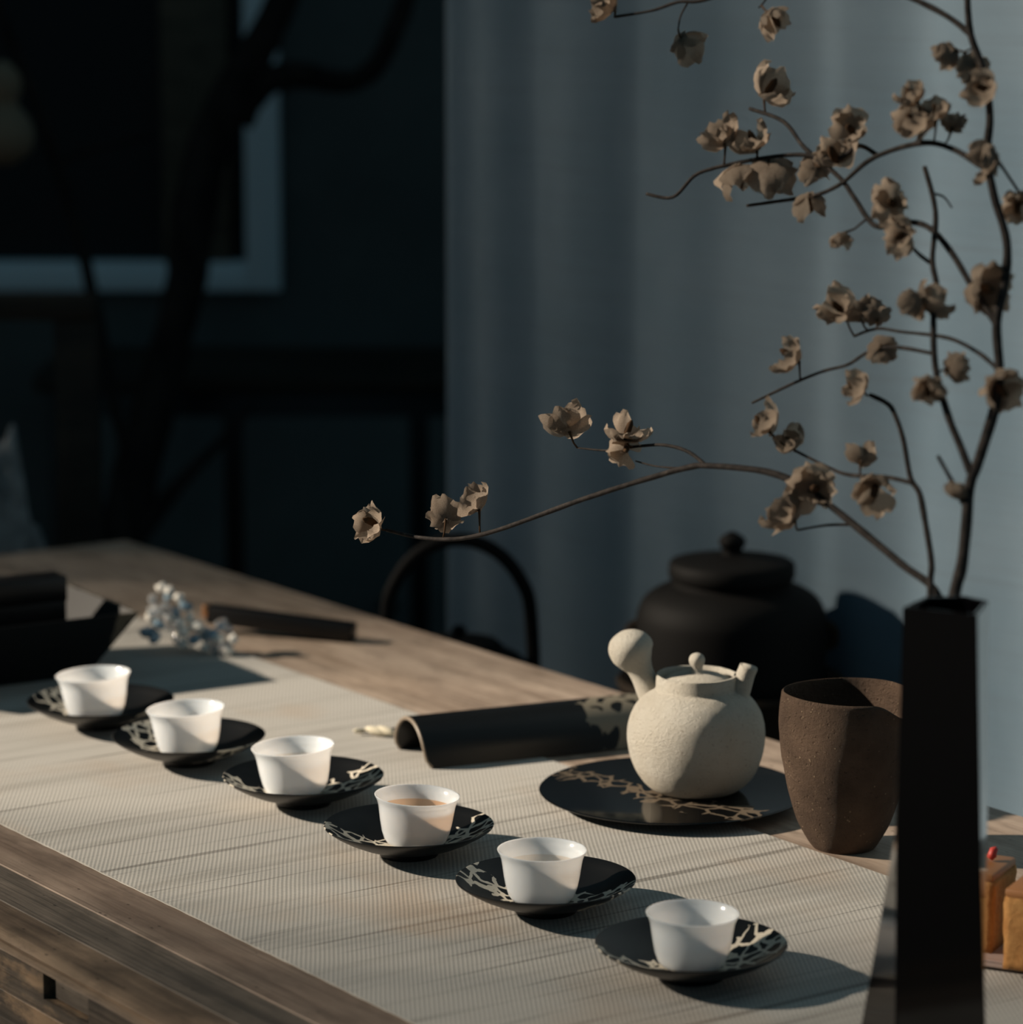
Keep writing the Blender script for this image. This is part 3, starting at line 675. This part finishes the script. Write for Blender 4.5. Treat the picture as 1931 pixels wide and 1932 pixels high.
def sponge(name, loc, rz, sx, sy, sz, label):
    root = tag(new(name, None, loc=loc, rz=rz), label, 'cake', 'orange sponge cakes on the dish')
    bm = bmesh.new(); bmesh.ops.create_cube(bm, size=1)
    bmesh.ops.subdivide_edges(bm, edges=bm.edges, cuts=9, use_grid_fill=True)
    for v in bm.verts:
        v.co = Vector((v.co.x * sx, v.co.y * sy, (v.co.z + .5) * (sz - .006)))
    me = bpy.data.meshes.new('crumb'); bm.to_mesh(me); bm.free()
    for v in me.vertices:
        if v.co.z > .001: v.co += Vector((mnoise.noise(v.co * 150), mnoise.noise(v.co * 150 + Vector((9, 0, 0))), 0)) * .0012
    new('crumb', me, M['cake'], root)
    new('crust', boxes([(-sx / 2, sx / 2, -sy / 2, sy / 2, sz - .0063, sz)], .002), M['crust'], root, smooth=False)
    return root
e1 = Vector((math.cos(cr_), math.sin(cr_), 0)); e2 = Vector((-math.sin(cr_), math.cos(cr_), 0))
c1 = P0 - e1 * .024 + e2 * .026
sponge('sponge_cake', (c1.x, c1.y, ZR + .0061), cr_, .048, .052, .058, 'orange sponge cake cube with a red petal on top, beside the vase')
q = onz(1931, 1828, ZR + .007); c2 = q + e1 * .010 + e2 * .022
sponge('sponge_cake', (c2.x, c2.y, ZR + .0061), cr_, .048, .050, .058, 'orange sponge cake cube cut off by the right edge of the photo')
pt = onz(1868, 1625, ZR + .0061 + .0581)
red = new('red_petal', tube([(0, 0, .0006), (.002, .001, .003), (.003, .002, .0062), (.0055, .002, .0078)], [.0024, .0034, .0030, .0016], 9), M['red'], None, (pt.x, pt.y, ZR + .0061 + .058 + .0016), ROTV)
tag(red, 'small curled red petal on top of the orange cake', 'petal')

# ------------------------------------------------------------------ flared black container, box behind it, quartz, stick
cd1 = Vector((-.06, -.998, 0)); cd2 = Vector((-.998, .06, 0))                     # along the front, into the depth
c0 = Vector((-2.792, 1.517, 0)); LF, LS, HH = .27, .20, .066
def rr(ins, z, e=0.0):
    a = c0 + cd1 * ins + cd2 * ins; b = c0 + cd1 * (LF - ins) + cd2 * ins; c_ = c0 + cd1 * (LF - ins) + cd2 * (LS - ins); d_ = c0 + cd1 * ins + cd2 * (LS - ins)
    return [(p - c0 + Vector((0, 0, z))) for p in (a, d_, c_, b)]
me = loft([rr(.038, .0), rr(.030, .016), rr(.012, .046), rr(0, HH), rr(.004, HH), rr(.016, .047), rr(.034, .018), rr(.042, .006)])
bm = bmesh.new(); bm.from_mesh(me); bmesh.ops.recalc_face_normals(bm, faces=bm.faces); bm.to_mesh(me); bm.free(); smooth_by_angle(me, 25)
me.materials.append(M['tray']); me.materials.append(plain('dull_black_lining', (0.012, 0.0115, 0.011), 0.5, 0.3))
for k, p in enumerate(me.polygons): p.material_index = 1 if k >= 16 and k < 28 else 0
tray = new('flared_container', me, M['tray'], None, (c0.x, c0.y, ZR), 0, smooth=False)
tag(tray, 'flared black lacquer container at the left edge behind the farthest cup', 'container')
bx = at(125, 1088, 3.255); b0 = ZR + .0068; bz = bx.z - b0
box = new('black_box', boxes([(0, .15, 0, .032, 0, bz)], .0015), M['black'], None, (bx.x, bx.y, b0), math.atan2(cd1.y, cd1.x), smooth=False)
box.scale.y = -1
tag(box, 'slim black box standing inside the flared container at the left edge', 'box')
new('lid', boxes([(-.0008, .1508, -.0008, .0328, bz * .72, bz + .0008)], .0012), M['black'], box, smooth=False)

P = onz(350, 1238, ZR)
qz = tag(new('quartz_cluster', None, loc=P, rz=ROTV), 'glittering cluster of clear quartz pieces beside the black container', 'quartz')
rnd = random.Random(5)
crm = []
for k in range(6):
    r2 = random.Random(k); pr_ = [(0, -1.0), (.62, -.55), (.80, .1), (.55, .7), (0, 1.05)]
    me = lathe(pr_, 6); me.polygons.foreach_set('use_smooth', [False] * len(me.polygons))
    for v in me.vertices: v.co *= r2.uniform(.8, 1.2)
    me.materials.append(M[('crystal', 'crystal_w', 'crystal_b', 'crystal_w', 'crystal', 'crystal_w')[k]]); crm.append(me)
def px2l(x, y, dd): p = at(x, y, (P - CAM).dot(FW) + dd) - P; return Vector((p.dot(RT), p.dot(FH), p.z))
CR = [(285, 1135, 9), (300, 1120, 9), (318, 1118, 8), (335, 1135, 9), (350, 1148, 9), (290, 1155, 11), (310, 1150, 10), (330, 1160, 9), (282, 1172, 11), (300, 1178, 9), (278, 1195, 12), (292, 1203, 10), (318, 1172, 9), (322, 1190, 10), (338, 1178, 10), (355, 1170, 8), (345, 1195, 10), (332, 1208, 9),
      (360, 1190, 11), (374, 1186, 11), (366, 1208, 9), (384, 1204, 10), (395, 1222, 11), (400, 1200, 9), (415, 1185, 11), (428, 1195, 9), (412, 1208, 9), (430, 1215, 10), (440, 1208, 9), (420, 1230, 9), (386, 1232, 9), (404, 1236, 9), (345, 1216, 9), (432, 1234, 8), (312, 1134, 8), (305, 1164, 9)]
for x, y, s in CR:
    o = bpy.data.objects.new('crystal', crm[rnd.randrange(6)]); COL.objects.link(o); o.parent = qz
    l = px2l(x, y, 0); low = max(0.0, (1236 - y) / 130)
    o.location = l + Vector((0, low * .02 + rnd.uniform(-.008, .014), 0)); o.location.z = max(o.location.z, .006)
    o.scale = (s / 1930 * 1.5,) * 3; o.rotation_euler = (rnd.uniform(0, 3), rnd.uniform(0, 3), rnd.uniform(0, 3))
A = onz(668, 1199, ZT + .007); Bq = at(395, 1163, (onz(360, 1215) - CAM).dot(FW) + .06)
v = (Bq - A); ln = v.length
stk = new('wooden_stick', boxes([(0, ln, -.0095, .0095, -.0095, .0095)], .002), M['black'], None, A, 0, smooth=False)
stk.rotation_mode = 'QUATERNION'; stk.rotation_quaternion = v.to_track_quat('X', 'Z'); stk.location.z = ZT + .0105
tag(stk, 'dark square wooden stick propped on the quartz cluster', 'stick')
new('copper_tip', boxes([(ln - .003, ln + .005, -.006, .010, -.004, .0105)], .003), M['copper'], stk, smooth=False)['label'] = 'shiny copper tip'

# ------------------------------------------------------------------ lidded jar on a brazier and a hooped kettle behind the table
J = at(1380, 1200, 3.5)
def stool(x, y, h, r_, label):
    s = tag(new('round_stool', None, loc=(x, y, 0)), label, 'stool')
    new('seat', lathe([(0, h - .03), (r_ - .004, h - .03), (r_, h - .026), (r_, h - .004), (r_ - .004, h), (0, h)], 40), M['darkwood'], s, smooth=False)
    for k in range(4):
        a = PI / 4 + k * PI / 2; c_, s_ = math.cos(a), math.sin(a)
        new('leg', tube([(c_ * r_ * .92, s_ * r_ * .92, 0), (c_ * r_ * .62, s_ * r_ * .62, h - .029)], [.012, .015], 10), M['darkwood'], s)
stool(J.x, J.y, .44, .118, 'dark round stool hidden under the brazier behind the table')
br_ = new('brazier', lathe([(0, .44), (.085, .44), (.095, .45), (.108, .52), (.114, .60), (.110, .66), (.120, .690), (.123, .697), (.119, .702), (.106, .698), (.101, .66), (.100, .60), (.06, .56), (0, .55)], 64), M['clay_dark'], None, (J.x, J.y, 0), 0, smooth=False)
tag(br_, 'dark brown clay brazier carrying the lidded black jar', 'brazier')
jar = tag(new('lidded_jar', None, loc=(J.x, J.y, .563)), 'rounded black iron jar with a knobbed lid behind the teapot', 'jar')
z0 = .563
jp = cr([(.050, .0), (.075, .02), (.090, .075), (.0985, .125), (.1015, .160), (.1015, .198), (.0990, .213), (.0920, .225), (.0790, .234), (.0640, .240)], 4)
new('body', lathe([(0, 0)] + jp + [(.0600, .246), (.0560, .246), (.0550, .235), (0, .225)], 72), M['iron'], jar, smooth=False)
jl = new('lid', lathe([(0, .246), (.0655, .246), (.0675, .250), (.0668, .262), (.0640, .2645), (.050, .267), (.020, .272), (0, .273)], 64), M['iron'], jar, smooth=False)
new('knob', lathe([(0, .270)] + cr([(.013, .270), (.0105, .276), (.0145, .284), (.0125, .290), (.004, .2955)], 4) + [(0, .297)], 24), M['iron'], jl, smooth=False)
for s_ in (-1, 1):
    a = ROTV + (0 if s_ > 0 else PI); q = Vector((math.cos(a), math.sin(a), 0))
    pth = [q * .098 + Vector((0, 0, .170)), q * .108 + Vector((0, 0, .176)), q * .108 + Vector((0, 0, .190)), q * .096 + Vector((0, 0, .198))]
    new('lug', tube(cr(pth, 4), [.006] * 13, 10), M['clay_dark'], jar)
K = at(866, 1100, 3.62)
stool(K.x, K.y, .54, .11, 'dark round stool carrying the hooped kettle behind the table')
ket = tag(new('hooped_kettle', None, loc=(K.x, K.y, .54), rz=ROTV), 'black iron kettle with tall round hoop handle behind the table edge', 'kettle')
new('body', lathe([(0, 0)] + cr([(.055, 0), (.078, .02), (.090, .070), (.088, .118), (.072, .152), (.050, .164)], 4) + [(.045, .166), (0, .164)], 64), M['iron'], ket, smooth=False)
kl = new('lid', lathe([(0, .165), (.048, .165), (.049, .168), (.042, .174), (.02, .178), (0, .179)], 48), M['iron'], ket, smooth=False)
new('knob', lathe([(0, .176), (.006, .177), (.005, .180), (.009, .185), (.006, .190), (0, .192)], 20), M['iron'], kl, smooth=False)
hp = [(-.083, 0, .125), (-.082, 0, .160)] + [(-.081 * math.cos(PI * k / 12), 0, .190 + .097 * math.sin(PI * k / 12)) for k in range(1, 12)] + [(.082, 0, .160), (.083, 0, .125)]
new('hoop_handle', tube(cr(hp, 4), [.0078] * (4 * (len(hp) - 1) + 1), 12), M['iron'], ket)
new('spout', tube(cr([(-.07, .01, .06), (-.10, .012, .085), (-.115, .012, .118)], 5), [.016 - .0007 * k for k in range(11)], 12), M['iron'], ket)

# ------------------------------------------------------------------ dark corner on the left: tree, cane, chair, rock, cabinet
def limb(name, parent, pts, d, k=1.0):
    q = cr([(*at(x, y, d), r_ * d / F * k) for x, y, r_ in pts], 6); off = parent.location if parent else Vector(q[0][:3])
    return new(name, tube([Vector(p[:3]) - off for p in q], [p[3] for p in q], 12, bump=.15), M['treebark'], parent, None if parent else off)
tr = limb('gnarled_tree', None, [(205, 1762, 62), (208, 1500, 56), (222, 1150, 50), (250, 980, 46), (292, 820, 42), (345, 620, 38), (362, 490, 44), (390, 355, 42), (438, 235, 40), (500, 125, 34), (545, 25, 30), (575, -80, 28)], 5.1)
tr.location.z = max(tr.location.z, 0.0)
tag(tr, 'dark gnarled tree with a forked trunk in front of the window', 'tree')
limb('branch', tr, [(445, 225, 34), (495, 158, 30), (570, 142, 26), (650, 156, 21), (705, 128, 20), (745, 55, 20), (778, -40, 18)], 5.1)
limb('branch', tr, [(235, 1040, 24), (300, 960, 18), (350, 900, 13), (420, 830, 9), (480, 760, 6)], 5.08)
cane = limb('leaning_cane', None, [(300, 1830, 13), (285, 1300, 13), (245, 900, 12), (215, 760, 12), (162, 500, 13), (108, 310, 13), (58, 170, 13), (0, 20, 12), (-40, -90, 12)], 4.75)
cane.location.z = max(cane.location.z, 0.0)
tag(cane, 'thin dark cane leaning in front of the window at the left', 'cane')
limb('twig', cane, [(105, 305, 7), (180, 280, 6), (290, 255, 5)], 4.75)
CH = 4.25
def cu(x): return uz(x, 800, CH)[0]
def czz(y): return uz(100, y, CH)[1]
base = cf(cu(40), CH, 0)
ch = tag(new('wooden_chair', None, loc=base, rz=ROTV), 'dark wooden high-backed chair at the left behind the table end', 'chair')
px1 = cu(148) - cu(40); zt = czz(556); pw = .028
new('top_rail', boxes([(-px1 - .0 - pw, px1 + pw, -.018, .018, czz(602), zt)], .004), M['darkwood'], ch, smooth=False)
for s_ in (-1, 1):
    new('post', boxes([(s_ * px1 - pw, s_ * px1 + pw, -.016, .016, 0, czz(603))], .003), M['darkwood'], ch, smooth=False)
    new('leg', boxes([(s_ * px1 - .02, s_ * px1 + .02, .36, .40, 0, .40)], .003), M['darkwood'], ch, smooth=False)
new('seat', boxes([(-px1 - .03, px1 + .03, .017, .41, .401, .43)], .005), M['darkwood'], ch, smooth=False)
new('back_rail', boxes([(-px1 + pw, px1 - pw, -.012, .012, .60, .64)], .003), M['darkwood'], ch, smooth=False)
RK = at(20, 1000, 4.15); 
bm = bmesh.new(); bmesh.ops.create_icosphere(bm, subdivisions=5, radius=1)
for v in bm.verts:
    n = v.co.copy(); zz = n.z
    tp = 1 - .45 * max(0, zz) - .12 * max(0, -zz)
    k = 1 + .22 * mnoise.fractal(n * 1.6 + Vector((4, 1, 2)), 1.0, 2.0, 4) + .08 * mnoise.noise(n * 6)
    v.co = Vector((n.x * .10 * tp * k, n.y * .09 * tp * k, (zz * k) * .42 + .42))
    if v.co.z < 0: v.co.z = 0
me = bpy.data.meshes.new('rock'); bm.to_mesh(me); bm.free()
rk = new('standing_rock', me, M['rock'], None, (RK.x, RK.y, 0), ROTV); rk.location -= RT * .018
tag(rk, 'pale grey standing rock at the left edge beyond the table end', 'rock')
GP = at(8, 215, 4.7)
gd = tag(new('hanging_gourd', lathe([(0, -.075)] + cr([(.012, -.073), (.036, -.055), (.043, -.030), (.034, -.004), (.020, .014), (.026, .034), (.024, .055), (.010, .072)], 4) + [(0, .078)], 32), M['clay'], None, GP, 0, smooth=False), 'small tan gourd hanging at the upper left edge by the cane', 'gourd')
new('cord', tube([(0, 0, .075), (.003, 0, .5), (.0, 0, .95)], [.0015] * 3, 6), M['bark'], gd)
CB = 5.2; bu0, bz1 = uz(385, 703, CB); bu1, _ = uz(845, 703, CB); cz = cf((bu0 + bu1) / 2, CB, 0); hw = (bu1 - bu0) / 2 + .25
cab = tag(new('low_cabinet', None, loc=cz, rz=ROTV), 'low black cabinet against the dark wall left of the curtain', 'cabinet')
new('body', boxes([(-hw, hw, 0, .33, .04, bz1 - .03)], .003), M['black'], cab, smooth=False)
new('top', boxes([(-hw - .02, hw + .02, -.02, .335, bz1 - .0295, bz1)], .004), M['darkwood'], cab, smooth=False)
for k in range(3):
    w_ = 2 * hw / 3
    dr = new('door', boxes([(-hw + k * w_ + .015, -hw + (k + 1) * w_ - .015, -.0125, -.0005, .08, bz1 - .07)], .002), M['slate'], cab, smooth=False)
    new('handle', lathe([(0, 0), (.009, .0), (.009, .006), (.014, .012), (.010, .018), (0, .020)], 16), M['iron'], dr, (-hw + (k + 1) * w_ - .05, -.0125, .42)).rotation_euler = (PI / 2, 0, 0)
for s_ in (-1, 1):
    for y in (.03, .29): new('foot', boxes([(s_ * (hw - .04) - .025, s_ * (hw - .04) + .025, y - .02, y + .02, 0, .0398)], .002), M['darkwood'], cab, smooth=False)
